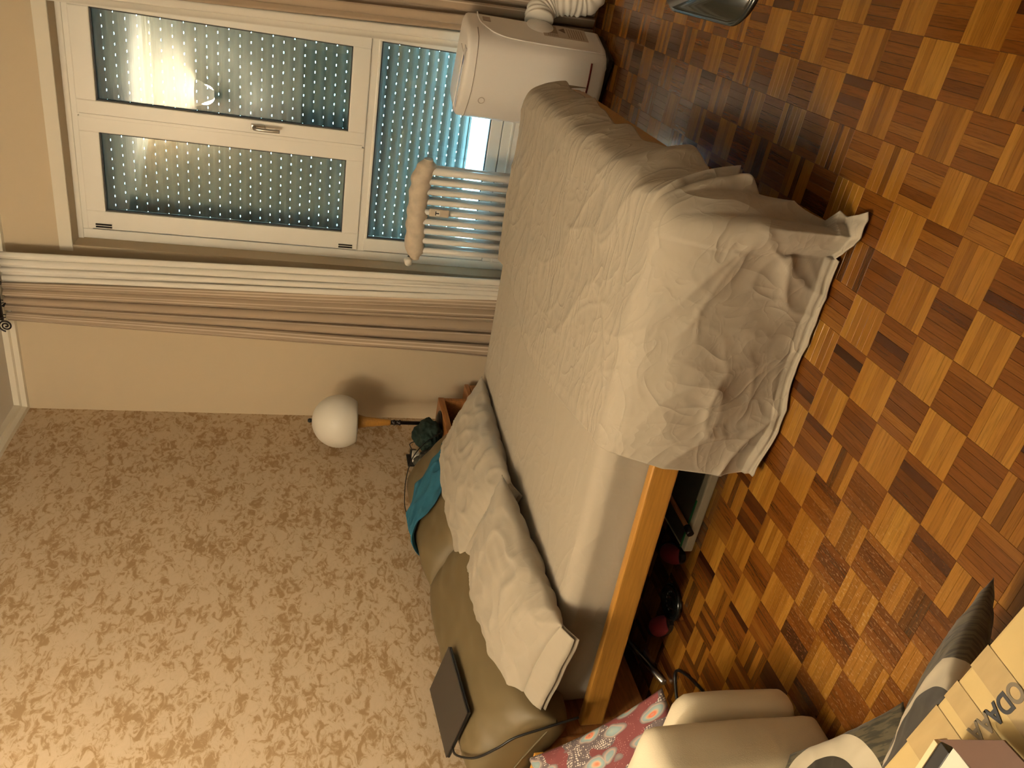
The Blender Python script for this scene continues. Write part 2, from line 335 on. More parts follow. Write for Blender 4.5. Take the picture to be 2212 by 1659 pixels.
for ix in range(-1, 33):
    for iy in range(-47, 0):
        along = ((ix + iy) % 2) == 1
        for k in range(5):
            t = (k + .5)*GS/5
            x, y = (GX + (ix+.5)*GS, GY + iy*GS + t) if along else (GX + ix*GS + t, GY + (iy+.5)*GS)
            if not (0.01 < x < 3.99 and -5.59 < y < -0.01): continue
            pr = project((x, y, 0)); score = 99
            hidden = (x < 1.32 and y > -2.42) or (x < 2.2 and y > -2.4) or (x < 1.1 and y > -3.1) or (y < -3.18 and x < 2.0)
            if pr and -5 < pr[0] < 2217 and -5 < pr[1] < 1664 and not hidden: score = pr[2]
            cells.append((score, x, y, along))
cells.sort(key=lambda c: c[0])
for s_, x, y, al in cells[:300]:
    o = bpy.data.objects.new('parquet_strip', fm[0 if al else 1]); C.objects.link(o); o.parent = floor
    o.location = (x, y, random.uniform(-.00025, .00025))
V_, F_ = [], []
for s_, x, y, al in cells[300:]:
    src = fm[0 if al else 1]; n0 = len(V_); dz = random.uniform(-.00025, .00025)
    V_ += [(v.co.x + x, v.co.y + y, v.co.z + dz) for v in src.vertices]; F_ += [tuple(i + n0 for i in p.vertices) for p in src.polygons]
me = bpy.data.meshes.new('parquet_strips'); me.from_pydata(V_, [], F_); me.materials.append(m_parquet)
o = bpy.data.objects.new('parquet_strips', me); C.objects.link(o); o.parent = floor; tag(o, kind='stuff')

struct(boxo('ceiling', (-.2, -5.8, ZC), (4.2, .4, ZC+.15), m_ceil))
struct(boxo('wall_left', (-.2, -4.2, -.1), (0, .4, ZC), m_wallpaper))
bm = nb()
box(bm, (0, 0, -.1), (OX0, .42, ZC)); box(bm, (OX1, 0, -.1), (4.0, .42, ZC)); box(bm, (OX0, 0, OZ1), (OX1, .42, ZC)); box(bm, (OX0, 0.0, -.1), (OX1, .42, 0.0))
struct(obj('wall_window', bm, m_paint))
struct(boxo('wall_right', (4.0, -5.8, -.1), (4.2, .4, ZC), m_plain))
bm = nb(); box(bm, (0, -4.1, -.1), (1.95, -3.93, ZC)); struct(obj('wall_back', bm, m_plain))
struct(boxo('wall_side', (1.87, -5.6, -.1), (1.95, -4.1, ZC), m_plain))
struct(boxo('wall_rear', (1.95, -5.8, -.1), (4.2, -5.6, ZC), m_plain))
# diagonal corner, papered
bm = nb()
vv = [bm.verts.new(p) for p in ((0,-2.98,0),(.2,-2.98,0),(.80,-3.93,0),(0,-3.93,0),(0,-2.98,ZC),(.2,-2.98,ZC),(.80,-3.93,ZC),(0,-3.93,ZC))]
for f in ((0,3,2,1),(4,5,6,7),(0,1,5,4),(1,2,6,5),(2,3,7,6),(3,0,4,7)): bm.faces.new([vv[i] for i in f])
struct(obj('wall_diagonal', bm, m_wallpaper))
# cornices
def cornice(name, pts):
    bm = nb(); prof = [(0, 2.808), (.022, 2.812), (.026, 2.836), (.040, 2.843), (.043, ZC), (0, ZC)]
    rows = []
    for (x, y, nx, ny) in pts: rows.append([bm.verts.new((x+nx*a, y+ny*a, z)) for a, z in prof])
    for a, b in zip(rows, rows[1:]):
        for k in range(len(prof)): bm.faces.new((a[k], b[k], b[(k+1)%6], a[(k+1)%6]))
    bm.faces.new(rows[0]); bm.faces.new(rows[-1][::-1])
    bmesh.ops.recalc_face_normals(bm, faces=bm.faces)
    return struct(obj(name, bm, m_trim))
cornice('trim_1', [(0, 0, 1, -1), (0, -2.98, 1, 0)])
cornice('trim_2', [(0, 0, 1, -1), (4.0, 0, -1, -1)])
cornice('trim_3', [(.2, -2.98, .8, .5), (.80, -3.93, .8, .9), (1.95, -3.93, 0, 1)])
struct(boxo('trim_4', (OX0-.03, -.012, 2.50), (OX1+.05, .0, 2.562), m_trim, bev=.003))   # lintel strip
bm = nb(); box(bm, (.0, -.014, 0), (OX0-.02, 0, .08), .002); struct(obj('baseboard_window', bm, m_wood2))
struct(boxo('baseboard_left', (0, -2.98, 0), (.014, -.015, .08), m_wood2, bev=.002))
struct(boxo('baseboard_right', (OX1+.02, -.014, 0), (3.98, 0, .08), m_wood2, bev=.002))

# ------------------------------------------------------------------ french window
win = struct(empty('window_1', (0, 0, 0)))
FY0, FY1 = .115, .185
XL, XR = OX0, OX1 - .06
bm = nb()
box(bm, (XL, FY0, 0), (XL+.05, FY1, 2.5), .004); box(bm, (XR-.05, FY0, 0), (XR, FY1, 2.5), .004)
box(bm, (XL+.05, FY0, 2.43), (XR-.05, FY1, 2.5), .004); box(bm, (XL+.05, FY0, 1.045), (XR-.05, FY1, 1.095), .004)
box(bm, (XL+.05, FY0, 0), (XR-.05, FY1, .36), .004)
box(bm, (XL, FY0-.01, 2.475), (XR, FY0+.01, 2.5), .003)
obj('window_frame', bm, m_pvc, win)
boxo('window_frame', (XR, FY0+.01, 0), (OX1, FY1, 2.5), m_pvc, win, .003)
def sash(x0, x1, z0, z1, gx0, gx1, gz0, gz1, yf, name='sash'):
    bm = nb(); y0, y1 = yf, yf+.06
    box(bm, (x0, y0, z0), (gx0, y1, z1), .005); box(bm, (gx1, y0, z0), (x1, y1, z1), .005)
    box(bm, (gx0-.002, y0, z0), (gx1+.002, y1, gz0), .005); box(bm, (gx0-.002, y0, gz1), (gx1+.002, y1, z1), .005)
    s = obj(name, bm, m_pvc, win)
    bm = nb(); e = .006
    for a, b in (((gx0, y0+.012, gz0), (gx0+e, y0+.03, gz1)), ((gx1-e, y0+.012, gz0), (gx1, y0+.03, gz1)), ((gx0, y0+.012, gz0), (gx1, y0+.03, gz0+e)), ((gx0, y0+.012, gz1-e), (gx1, y0+.03, gz1))): box(bm, a, b)
    obj('glazing_gasket', bm, m_gasket, s)
    boxo('pane', (gx0+.001, y0+.026, gz0+.001), (gx1-.001, y0+.032, gz1-.001), m_glass, s)
    return s
SY = .098
s1 = sash(1.045, 1.610, 1.088, 2.45, 1.140, 1.538, 1.176, 2.360, SY)
s2 = sash(1.616, XR-.03, 1.088, 2.45, 1.688, 2.100, 1.176, 2.360, SY)
s3 = sash(1.040, XR-.035, .365, 1.052, 1.112, 2.142, .428, 1.036, SY+.012, 'lower_sash')
# meeting strip and handle
bm = nb(); box(bm, (1.607, SY-.004, 1.10), (1.624, SY+.002, 2.44), .002); obj('cover_strip', bm, m_pvc, s2)
bm = nb(); box(bm, (1.640, SY-.010, 1.585), (1.668, SY, 1.655), .004); obj('handle_plate', bm, m_steel, s2)
bm = nb(); tube(bm, smoothpath([(1.654, SY-.005, 1.638), (1.654, SY-.035, 1.640), (1.654, SY-.048, 1.622), (1.654, SY-.050, 1.56), (1.654, SY-.046, 1.515)], 5), .0085, 10); obj('handle', bm, m_steel, s2)
for z in (2.335, 1.115):
    for dx in (0, .013):
        bm = nb(); tube(bm, [(1.057+dx, SY-.004, z), (1.057+dx, SY-.004, z+.075)], .0042, 8); obj('hinge', bm, m_rod, s1)
# panel grooves of the lower door panel
for z in (.20, .30):
    boxo('panel_bead', (XL+.05, FY0-.006, z), (XR-.05, FY0+.002, z+.012), m_pvc, win, .002)

# roller shutter outside the glass, each slat of its own
m_slat = mat('shutter_slat_pvc', (0.30, 0.33, 0.32), .5)
shut = tag(empty('roller_shutter', (0, 0, 0)), 'grey perforated roller shutter lowered behind the french window panes', 'shutter')
SYY, PIT = .30, .0527
def slat_bm(off):
    bm = nb(); n = 5; x0, x1 = OX0+.01, OX1-.01
    H = .0488
    V = []
    for i in range(n+1):
        a = i/n; V.append((SYY - .010*math.sin(PI*a), a*H))
    for side in (0, 1):
        rows = [[bm.verts.new((x, y + side*.006, z)) for (y, z) in V] for x in (x0, x1)]
        for i in range(n):
            f = (rows[0][i], rows[1][i], rows[1][i+1], rows[0][i+1]); bm.faces.new(f if not side else f[::-1])
    box(bm, (x0, SYY-.0005, H), (x1, SYY+.0055, H+.0005))
    x = x0 + .012 + off
    P = .0492; last = x0
    while x < x1:
        box(bm, (last, SYY, H), (x, SYY+.0045, PIT)); last = x + .0105; x += P
    if last < x1: box(bm, (last, SYY, H), (x1, SYY+.0045, PIT))
    return bm
sm = []
for off in (0, .0246):
    me = bpy.data.meshes.new('slat'); b_ = slat_bm(off); b_.to_mesh(me); b_.free(); me.materials.append(m_slat); sm.append(me)
z = .512; k = 0
while z < 2.50:
    o = bpy.data.objects.new('slat', sm[k % 2]); C.objects.link(o); o.parent = shut; o.location = (0, 0, z); z += PIT; k += 1
boxo('bottom_bar', (OX0+.01, SYY-.006, .500), (OX1-.01, SYY+.010, .512), m_slat, shut, .002)
for x in (OX0-.004, OX1-.016): boxo('guide_rail', (x, SYY-.02, 0), (x+.02, SYY+.02, 2.5), m_slat, shut)
struct(boxo('trim_5', (OX0, .186, .34), (OX1, .42, .40), mat('outer_sill', (.75, .76, .74), .5)))
struct(boxo('balcony_floor', (-3, .42, -.2), (7, 4.5, -.02), mat('balcony_tiles', (.55, .55, .52), .7)))

# ------------------------------------------------------------------ curtains, rod
def drape(name, x0, x1, z0, z1, ybase, mats, folds, amp, seed, parent=None, length=None, bottom_x=None, widen=0, shape=None):
    bm = nb(); nu, nv = folds*14, 26; uvl = bm.loops.layers.uv.new('UVMap')
    length = length or (x1-x0)*2
    def fn(u, v):
        z = z1 + (z0-z1)*v
        bx0, bx1 = (x0 + (bottom_x[0]-x0)*v, x1 + (bottom_x[1]-x1)*v) if bottom_x else (x0, x1)
        a = u*folds*2*PI
        x = bx0 + (bx1-bx0)*u + .012*math.sin(a*2+seed)*(.3+v)
        y = ybase + amp*(.55+.45*v)*math.sin(a + .5*math.sin(seed+u*7+v*1.3)) + .012*nz(u*6+seed, v*3)*v*2
        if shape: x, y, z = shape(u, v, x, y, z)
        return (x, y, z)
    V = grid(bm, nu, nv, fn)
    idx = {}
    for i, row in enumerate(V):
        for j, v in enumerate(row): idx[v] = (i/(nu-1)*length, j/(nv-1))
    for f in bm.faces:
        for l in f.loops: l[uvl].uv = idx[l.vert]
    o = obj(name, bm, mats, parent, True)
    s = o.modifiers.new('Solidify', 'SOLIDIFY'); s.thickness = .0015
    return o
rod = tag(empty('curtain_rod', (0, 0, 0)), 'dark iron curtain rod with spiral end above the window', 'curtain rod')
bm = nb(); tube(bm, [(.60, -.12, 2.832), (2.75, -.12, 2.832)], .010, 12); obj('pole', bm, m_rod, rod)
pts = []
for k in range(46):
    a = k/45*2*PI*2.1; r = .004 + .0285*(k/45)
    pts.append((.567 + r*math.cos(a+2.4), -.12, 2.818 + r*math.sin(a+2.4)))
bm = nb(); tube(bm, pts, .0042, 8); obj('spiral_finial', bm, m_rod, rod)
for x in (.62, .70, .80, .90, 2.25, 2.40):
    bm = nb(); tube(bm, [(x, -.12 + .019*math.cos(a*PI/8), 2.826 + .019*math.sin(a*PI/8)) for a in range(17)], .0025, 6, cap=False); obj('ring', bm, m_rod, rod)
bm = nb(); tube(bm, [(.68, -.002, 2.80), (.68, -.125, 2.815)], .006, 8); obj('bracket', bm, m_rod, rod)
bm = nb(); tube(bm, [(.655, -.125, 2.80), (.655, -.125, 2.78)], .006, 8); obj('hook', bm, m_steel, rod)
o = drape('striped_curtain', .595, .805, .02, 2.805, -.125, m_taupe, 5, .026, 1.3, length=.62, bottom_x=(.50, .90))
tag(o, 'taupe striped curtain bunched at the corner side of the window', 'curtain')
o = drape('sheer_curtain', .80, .965, .02, 2.80, -.12, m_sheer, 4, .020, 2.1, bottom_x=(.885, 1.02))
tag(o, 'white sheer curtain gathered beside the taupe curtain and radiator', 'curtain')
def wrap(u, v, x, y, z):
    # tied up behind the air conditioner: sweeps outward with the fall
    return x, min(y + .075*v, -.012), z
o = drape('sheer_curtain', 2.115, 2.35, .25, 2.80, -.085, m_sheer, 4, .014, 4.2, bottom_x=(2.205, 2.46), shape=wrap)
tag(o, 'white sheer curtain hanging behind the air conditioner', 'curtain')
o = drape('striped_curtain', 2.17, 2.72, .03, 2.80, -.135, m_taupe, 6, .020, 5.2, length=.9, bottom_x=(2.31, 2.62), shape=wrap)
tag(o, 'taupe striped curtain above the white exhaust hose', 'curtain')

# ------------------------------------------------------------------ radiator
rad = tag(empty('radiator', (0, 0, 0)), 'white column radiator in front of the window', 'radiator')
x = 1.135
RYY = -.085
for k in range(9):
    bm = nb(); xx = 1.155 + k*.0535
    if k == 8: xx = 1.585
    for dy in (-.028, .028): tube(bm, [(xx, RYY+dy, .12), (xx, RYY+dy, .80)], .0155 if k < 8 else .020, 12)
    obj('column', bm, m_enamel, rad)
for zz in (.13, .785):
    bm = nb(); tube(bm, [(1.13, RYY, zz), (1.60, RYY, zz)], .026, 12); obj('header', bm, m_enamel, rad)
for xx in (1.20, 1.52):
    bm = nb(); box(bm, (xx-.012, RYY-.03, 0), (xx+.012, RYY+.03, .12), .004); obj('foot', bm, m_enamel, rad)
bm = nb(); lathe(bm, [(0, -.03), (.016, -.03), (.021, -.02), (.021, .02), (.017, .028), (0, .028)], 20, Matrix.Translation((1.085, -.115, .825)) @ Euler((PI/2, 0, 0)).to_matrix().to_4x4()); obj('valve_knob', bm, m_white, rad, True)
bm = nb(); tube(bm, [(1.095, -.10, .825), (1.135, -.088, .80)], .009, 8); obj('valve_stem', bm, m_black, rad)
hca = tag(empty('heat_meter', (0, 0, 0)), 'small beige heat meter clipped on the radiator columns', 'meter')
boxo('casing', (1.357, -.150, .640), (1.397, -.1345, .745), m_cover, hca, .005, True)
boxo('display', (1.363, -.1515, .690), (1.391, -.1495, .716), m_white, hca, .001)
boxo('symbol', (1.3655, -.1525, .7095), (1.3885, -.1512, .7145), m_ink, hca)
boxo('symbol', (1.3740, -.1525, .694), (1.3800, -.1512, .7095), m_ink, hca)
# cloth sleeve over the radiator top
bm = nb()
def cov(u, v):
    # v along length, u round the section
    x = 1.095 + .545*v
    a = u*2*PI
    taper = (1 - .55*sst(.93, 1, v))*(1 - .45*sst(.10, 0, v))
    r1 = .062*taper*(1+.10*nz(v*14, u*3, 2)+.05*math.sin(v*46+2*nz(v*8,u*2)))
    r2 = .052*taper*(1+.12*nz(v*12, u*4, 7)+.06*math.sin(v*38+u*5))
    z = .790 + .012*math.sin(v*PI) - .02*sst(.8, 1, v)
    return (x, RYY + r1*math.cos(a), z + r2*math.sin(a))
V = grid(bm, 40, 90, cov, True)
bm.faces.new([r[0] for r in V]); bm.faces.new([r[-1] for r in V][::-1])
tag(obj('radiator_cover', bm, m_cover, None, True), 'gathered beige cloth sleeve pulled over the top of the radiator', 'cover')

# ------------------------------------------------------------------ bed
bed = tag(empty('bed', (0, 0, 0)), 'double bed with honey coloured wooden side rail and beige fitted sheet', 'bed')
def railpt(x): return -2.435 + (x-.3)*(.035/1.1)
bm = nb()
p0, p1 = Vector((.262, railpt(.26)-.012, 0)), Vector((2.17, -2.369, 0))
t = nb(); L_ = (p1-p0).length
box(t, (0, 0, .262), (L_, .032, .352), .010, 0, 3)
merge(bm, t, 0, Matrix.Translation(p0) @ Matrix.Rotation(math.atan2(p1.y-p0.y, p1.x-p0.x), 4, 'Z'))
obj('side_rail', bm, m_wood, bed, False)
boxo('side_rail', (.262, -.80, .262), (2.17, -.768, .352), m_wood, bed, .008)
boxo('foot_rail', (2.138, -2.335, .252), (2.170, -.80, .352), m_wood, bed, .008)
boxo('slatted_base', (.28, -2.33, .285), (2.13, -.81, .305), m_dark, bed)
for (x, y) in ((2.05, -2.30), (1.50, -.86), (.30, -.86)):
    boxo('leg', (x-.03, y-.03, 0), (x+.03, y+.03, .262), m_wood, bed, .004)
boxo('headboard_panel', (.20, -2.47, .06), (.245, -.72, .50), m_wood2, bed, .006)
boxo('headboard_post', (.20, -2.53, 0), (.258, -2.475, .62), m_wood2, bed, .008)
boxo('headboard_post', (.20, -.72, 0), (.258, -.665, .52), m_wood2, bed, .008)
# mattress in fitted sheet
def near_y(x): return -2.398 + (x-.30)*.030
MX0, MX1, MF, MZ0, MZ1 = .275, 2.13, -.835, .305, .500
bm = nb()
def mattress(u, v):
    # u: round the plan outline, v: from bottom edge over the side to top centre
    a = u*2*PI; cx, cy = (MX0+MX1)/2, 0
    ca, sa = math.cos(a), math.sin(a); e = .11
    sx = math.copysign(abs(ca)**e, ca); sy = math.copysign(abs(sa)**e, sa)
    s = 1.0; z = MZ0
    if v < .3: t_ = v/.3; z = MZ0 + (MZ1-.055-MZ0)*t_; s = 1 - .006*math.cos(t_*PI); ins = 0.0
    elif v < .55: t_ = (v-.3)/.25*PI/2; z = MZ1 - .055 + .055*math.sin(t_); ins = .055*(1-math.cos(t_))
    else: z = MZ1; ins = .055; s = 1 - (v-.55)/.45
    if v < .55: s = 1
    x = cx + sx*max(0, (MX1-MX0)/2 - ins)*s
    yn, yf = near_y(x), MF; hy = (yf-yn)/2
    y = (yn+yf)/2 + sy*max(0, hy - ins)*s
    w1 = .003*ridge(x*3.1+y*2.0, y*4.2, 1) + .002*nz(x*9, y*9, z*9)
    if v < .35: y += (-.010*nz(x*7+z*8, z*5, 3))*(1 if sy < 0 else 0)
    return (x, y, z + (w1 if v > .4 else w1*.4))
V = grid(bm, 220, 46, mattress, True)
bm.faces.new([r[0] for r in V][::-1]); bmesh.ops.remove_doubles(bm, verts=bm.verts, dist=1e-5)
mt = obj('mattress', bm, m_sheet, bed, True); tag(mt, 'mattress in a beige fitted sheet')
# flat sheet over the foot end, falling to the floor on the near side
CX, ZT = 2.125, .517
def polyline(prof):
    L = [0]
    for p, q in zip(prof, prof[1:]): L.append(L[-1] + math.hypot(q[0]-p[0], q[1]-p[1]))
    def f(d):
        if d <= 0: return prof[0][0] + d, prof[0][1]
        for k in range(len(prof)-1):
            if d <= L[k+1]:
                t = (d-L[k])/(L[k+1]-L[k]); return prof[k][0] + (prof[k+1][0]-prof[k][0])*t, prof[k][1] + (prof[k+1][1]-prof[k][1])*t
        return prof[-1][0] + (d - L[-1]), prof[-1][1]
    return f
def smoothprof(p): return [(v.x, v.y) for v in smoothpath([Vector((a, b, 0)) for a, b in p], 6)]
near_p = polyline(smoothprof([(-.06, ZT), (-.015, ZT-.003), (.025, ZT-.03), (.055, ZT-.09), (.072, .36), (.070, .25), (.055, .10), (.045, .014)]) + [(.30, .012)])
foot_p = polyline(smoothprof([(-.06, ZT), (-.015, ZT-.003), (.025, ZT-.025), (.050, ZT-.08), (.062, .38), (.064, .30), (.060, .10), (.06, .014)]) + [(.40, .012)])
W = 1.51
def sheet(u, v):
    tt = v*(.10 + W + .535); q = tt - .10
    x0 = 1.405 - .13*math.exp(-((q-.80)/.35)**2) + .015*math.sin(q*9) - .02*sst(W, W+.5, q)
    foot = .168 + .035*nz(q*2.2, 4) + .075*sst(W-.55, W+.05, q)
    sx = x0 + (CX + foot - x0)*u
    a = sx - CX; b = q - W
    yy = MF - q*(-near_y(min(sx, CX))+MF)/W
    k1 = max(0, ridge(sx*1.6+q*.9, q*2.6-sx*1.4, 3))**5; k2 = max(0, ridge(sx*3.6-q*3.4, q*2.4+sx*2.2, 5))**5; k3 = max(0, ridge(sx*7+q*6, q*5-sx*4, 8))**3
    wr = (.009*k1 + .005*k2 + .002*k3)*(.35 + .65*sst(1.35, 1.9, sx)) + .003*math.exp(-((sx-x0)/.03)**2)
    edge = near_y(min(sx, CX))
    A_, B_ = a + .06, b + .06
    if A_ <= 0 and B_ <= 0:
        if q < 0: return (sx, MF + .012, ZT + q)
        return (sx, yy, ZT + wr - .007*(1-sst(0, .06, sx-x0)))
    if A_ > 0 and B_ <= 0:
        o, z = foot_p(A_); h = sst(0, .3, A_)
        if q < 0: return (CX + o, MF + .012 + q*.1, max(.25, z + q))
        f = math.sin(q*17 + 2.5*nz(q*2.5, 1)) + .6*math.sin(q*31+1)
        nc = sst(W-.75, W-.05, q)
        o += h*(.008 + .010*f + .040*nc*(.5+.5*math.sin(q*22+.6))) + .010*k1*h + .006*k2*h
        return (CX + o, yy, z + wr*(1-h))
    if A_ <= 0 and B_ > 0:
        o, z = near_p(B_); h = sst(0, .4, B_)
        o += h*(.006*math.sin(sx*8+1+b*3)) + h*(.014*k1 + .008*k2 + .003*k3) - .004
        if z < .03: o += .02*nz(sx*5, 2) + .01
        zz = z + wr*(1-h)
        lift = .03*sst(.3, .62, B_)*sst(1.55, 1.37, sx)
        return (sx, edge - o, max(.010, zz + lift))
    ph = math.atan2(B_, A_); r = math.hypot(A_, B_); p2_ = ph/(PI/2)
    o1, z1 = near_p(r); o2, z2 = foot_p(r); t = p2_
    o, z = o2*(1-t) + o1*t, z2*(1-t) + z1*t
    f = max(0, math.sin(p2_*PI*2.6 + .5))*math.sin(p2_*PI)
    h = sst(.05, .5, r)
    wr_ = wr*(1-sst(0, .12, r)); z += wr_
    o += h*(.085*f + .014*k2) + (.040*sst(W-.1,W,q)*(.5+.5*math.sin(q*22+.6))*h*(1-t)**2)
    if z < .05: o += .10*sst(.1, .6, 1-p2_)*h; z = max(.010, z) + .012*abs(nz(ph*5, r*9))
    dirn = (p2_**1.7)*PI/2
    return (CX - .06 + (o+.06)*math.cos(dirn), edge + .06 - (o+.06)*math.sin(dirn), z)
bm = nb(); grid(bm, 190, 330, sheet)
sh = obj('bedsheet', bm, m_loose, None, True)
s = sh.modifiers.new('Solidify', 'SOLIDIFY'); s.thickness = .003; s.offset = 1
tag(sh, 'loose beige sheet spread over the foot of the bed and trailing on the floor', 'sheet')

# ------------------------------------------------------------------ pillows
def pillow(name, wd, hd, th, m, loc, rot, seed=0, flange=0, pinch=.07, wr=.008, parent=None, bend=None, uvs=False, n=60, power=2.2, edge=.5):
    bm = nb(); uvl = bm.loops.layers.uv.new('UVMap'); info = {}
    def mk(sign):
        def fn(u, v):
            a, b = u*2-1, v*2-1
            pa, pb = (1-abs(a)**power), (1-abs(b)**power)
            t_ = max(0, pa*pb)**edge
            px_ = wd/2*a*(1 - pinch*(1-b*b)*abs(a)**3); py_ = hd/2*b*(1 - pinch*(1-a*a)*abs(b)**3)
            edg = 1 - min(pa, pb)
            k = wr*(ridge(a*3.5+seed, b*2.5+seed, sign*2)**2 - .5)*min(1, t_*3) + wr*.5*nz(a*8+seed, b*3, sign)*edg*min(1, t_*4) + wr*.6*nz(a*3+seed, b*8, sign)*edg*min(1, t_*4)
            z = sign*(th/2*t_) + k
            return (px_, py_, z)
        V = grid(bm, n, n, fn)
        for i, r in enumerate(V):
            for j, v in enumerate(r): info[v] = (i/(n-1), j/(n-1))
        return V
    A = mk(1); B = mk(-1)
    for f in [f for f in bm.faces if f.verts[0] in info][: (n-1)*(n-1)*2][(n-1)*(n-1):]: f.normal_flip()
    for f in bm.faces:
        for l in f.loops: l[uvl].uv = info[l.vert]
    bmesh.ops.remove_doubles(bm, verts=bm.verts, dist=1e-5)
    if flange:
        pass
    if bend:
        for v in bm.verts: v.co = Vector(bend(v.co))
    o = obj(name, bm, m, parent, True); o.location = loc
    if isinstance(rot, Matrix): o.matrix_world = Matrix.Translation(loc) @ rot.to_4x4()
    else: o.rotation_euler = rot
    return o
def frame(xd, nd):
    """rotation whose local x is xd and local z is (nearly) nd"""
    xd = Vector(xd).normalized(); nd = Vector(nd); nd = (nd - xd*nd.dot(xd)).normalized(); y = nd.cross(xd)
    return Matrix((xd, y, nd)).transposed()
# near pillow lies across the head end, far pillow leans behind it
def pillow_thing(name, loc, rot, seed, label, wd, hd, th, bend=None):
    o = pillow(name, wd, hd, th, m_sheet, loc, rot, seed, wr=.012, bend=bend, n=80)
    return tag(o, label, 'pillow')
def hem(p, wd, hd, seed):
    bm = nb()
    def g(sg):
        def f(u, v):
            y = (v-.5)*hd*.97; x = wd/2 - .035 + .085*u
            return (x, y, sg*(.010*math.sin(v*PI)*(1-u) + .005*u + .004) + .010*nz(v*4+seed, u*2, 1)*u - .035*u*u)
        return f
    grid(bm, 8, 40, g(1)); grid(bm, 8, 40, g(-1)); o = obj('hem', bm, m_sheet, p, True)
    o.modifiers.new('Solidify', 'SOLIDIFY').thickness = .002
R2 = frame((-.03, -.72, -.045), (.12, 0, 1))
p2 = pillow_thing('pillow', (.565, -2.085, .592), R2, 3.1, 'beige pillow at the near side of the bed, open hem beside the mattress corner', .76, .52, .18)
R1 = frame((-.04, -.78, .02), (.30, 0, 1))
p1 = pillow_thing('pillow', (.585, -1.315, .605), R1, 8.4, 'beige pillow at the far side of the bed, propped on the olive bolster', .80, .50, .17)
hem(p2, .76, .52, 2); hem(p1, .80, .50, 5)

# olive bolsters
def bolster(loc, rot, wd, hd, th, seed, label):
    t_ = empty('bolster', loc); t_.matrix_world = Matrix.Translation(loc) @ rot.to_4x4()
    tag(t_, label, 'bolster')
    bm = nb()
    def fn(sign):
        def g(u, v):
            a, b = u*2-1, v*2-1
            e = ((1-abs(a)**6)*(1-abs(b)**4))**.38
            x = wd/2*a*(1-.03*(1-b*b)*abs(a)**5); y = hd/2*b*(1-.05*(1-a*a)*abs(b)**5)
            return (x, y, sign*th/2*e*(1+.05*nz(a*2+seed, b*2)) + .006*nz(a*5+seed, b*4, sign)*e)
        return g
    grid(bm, 70, 50, fn(1)); grid(bm, 70, 50, fn(-1))
    bmesh.ops.remove_doubles(bm, verts=bm.verts, dist=1e-5)
    bmesh.ops.recalc_face_normals(bm, faces=bm.faces)
    obj('cover', bm, m_olive, t_, True)
    pts = []
    for k in range(80):
        a = k/80*2*PI; ca, sa = math.cos(a), math.sin(a)
        ux, uy = math.copysign(abs(ca)**.18, ca), math.copysign(abs(sa)**.22, sa)
        pts.append((wd/2*ux*(1-.03*(1-uy*uy)), hd/2*uy*(1-.05*(1-ux*ux)), .0))
    pts.append(pts[0]); bm = nb(); tube(bm, pts, .0035, 6, cap=False); obj('piping', bm, m_piping, t_, True)
    return t_
b2 = bolster((.235, -2.035, .600), frame((.03, -1, -.02), (.42, 0, .90)), 1.05, .42, .30, 2, 'olive green bolster under the laptop, nearest the armchair')
b1 = bolster((.240, -1.165, .615), frame((.06, -1, .0), (.55, 0, .83)), .86, .44, .30, 5, 'olive green bolster with a blue garment over it, beside the globe lamp')

# laptop on the bolster
def slab_corner(P, th):    # P: corners a,b,c,d (top face) as vectors, gives frame
    a, b, c, d = [Vector(p) for p in P]; return a, (b-a), (d-a)
lap = tag(empty('laptop', (.175, -2.14, .792)), 'closed black laptop lying on the olive bolster against the wall', 'laptop')
lap.matrix_world = Matrix.Translation((.193, -2.244, .793)) @ frame((.027, -.318, -.017), (.235, -.03, .97)).to_4x4()
boxo('base', (-.16, -.11, -.010), (.16, .11, -.001), m_black, lap, .003)
boxo('screen_lid', (-.16, -.11, -.0005), (.16, .11, .006), m_laptop, lap, .003)

# ------------------------------------------------------------------ nightstands, lamp
def nightstand(y0, y1, zt, m, label, mtop):
    t_ = tag(empty('nightstand', (0, 0, 0)), label, 'nightstand')
    x1 = .30
    boxo('top', (.016, y0, zt-.035), (x1+.004, y1, zt), mtop, t_, .004)
    boxo('side', (.016, y0, 0), (x1, y0+.03, zt-.035), m, t_, .003); boxo('side', (.016, y1-.03, 0), (x1, y1, zt-.035), m, t_, .003)
    boxo('shelf', (.03, y0+.03, .34), (x1-.01, y1-.03, .36), m, t_, .002)
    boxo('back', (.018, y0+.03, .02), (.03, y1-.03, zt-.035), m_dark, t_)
    boxo('drawer', (.06, y0+.032, .06), (x1-.004, y1-.032, .33), m, t_, .004)
    return t_
nightstand(-.66, -.24, .580, m_wood2, 'brown wooden nightstand with open niche under the globe lamp', m_wood2)
nightstand(-2.95, -2.56, .560, m_wood2, 'nightstand with lamplit honey top between the bolster and the paisley cushion', m_pine)
ww = tag(empty('wooden_chest', (0, 0, 0)), 'small low wooden chest beside the far nightstand under the curtain', 'chest')
boxo('body', (.02, -.232, 0), (.30, -.075, .365), m_wood2, ww, .004)
boxo('lid', (.018, -.234, .370), (.304, -.072, .395), m_wood2, ww, .004)
LX, LY = .222, -.40
lamp = tag(empty('table_lamp', (LX, LY, .58)), 'table lamp with white globe shade on a wooden cone stem', 'lamp')
bm = nb(); R_ = .148; prof = []
for k in range(25):
    a = PI - (PI - math.radians(52))*0 - k/24*(PI - math.radians(55)); 
for k in range(29):
    th_ = math.radians(2) + k/28*math.radians(128)
    prof.append((R_*math.sin(th_), R_*math.cos(th_)))
prof = prof[::-1]
lathe(bm, [(0.02, prof[0][1]+.004), (prof[0][0]-.004, prof[0][1]+.004)] + prof, 48, Matrix.Translation((0, 0, .568)), cap=True)
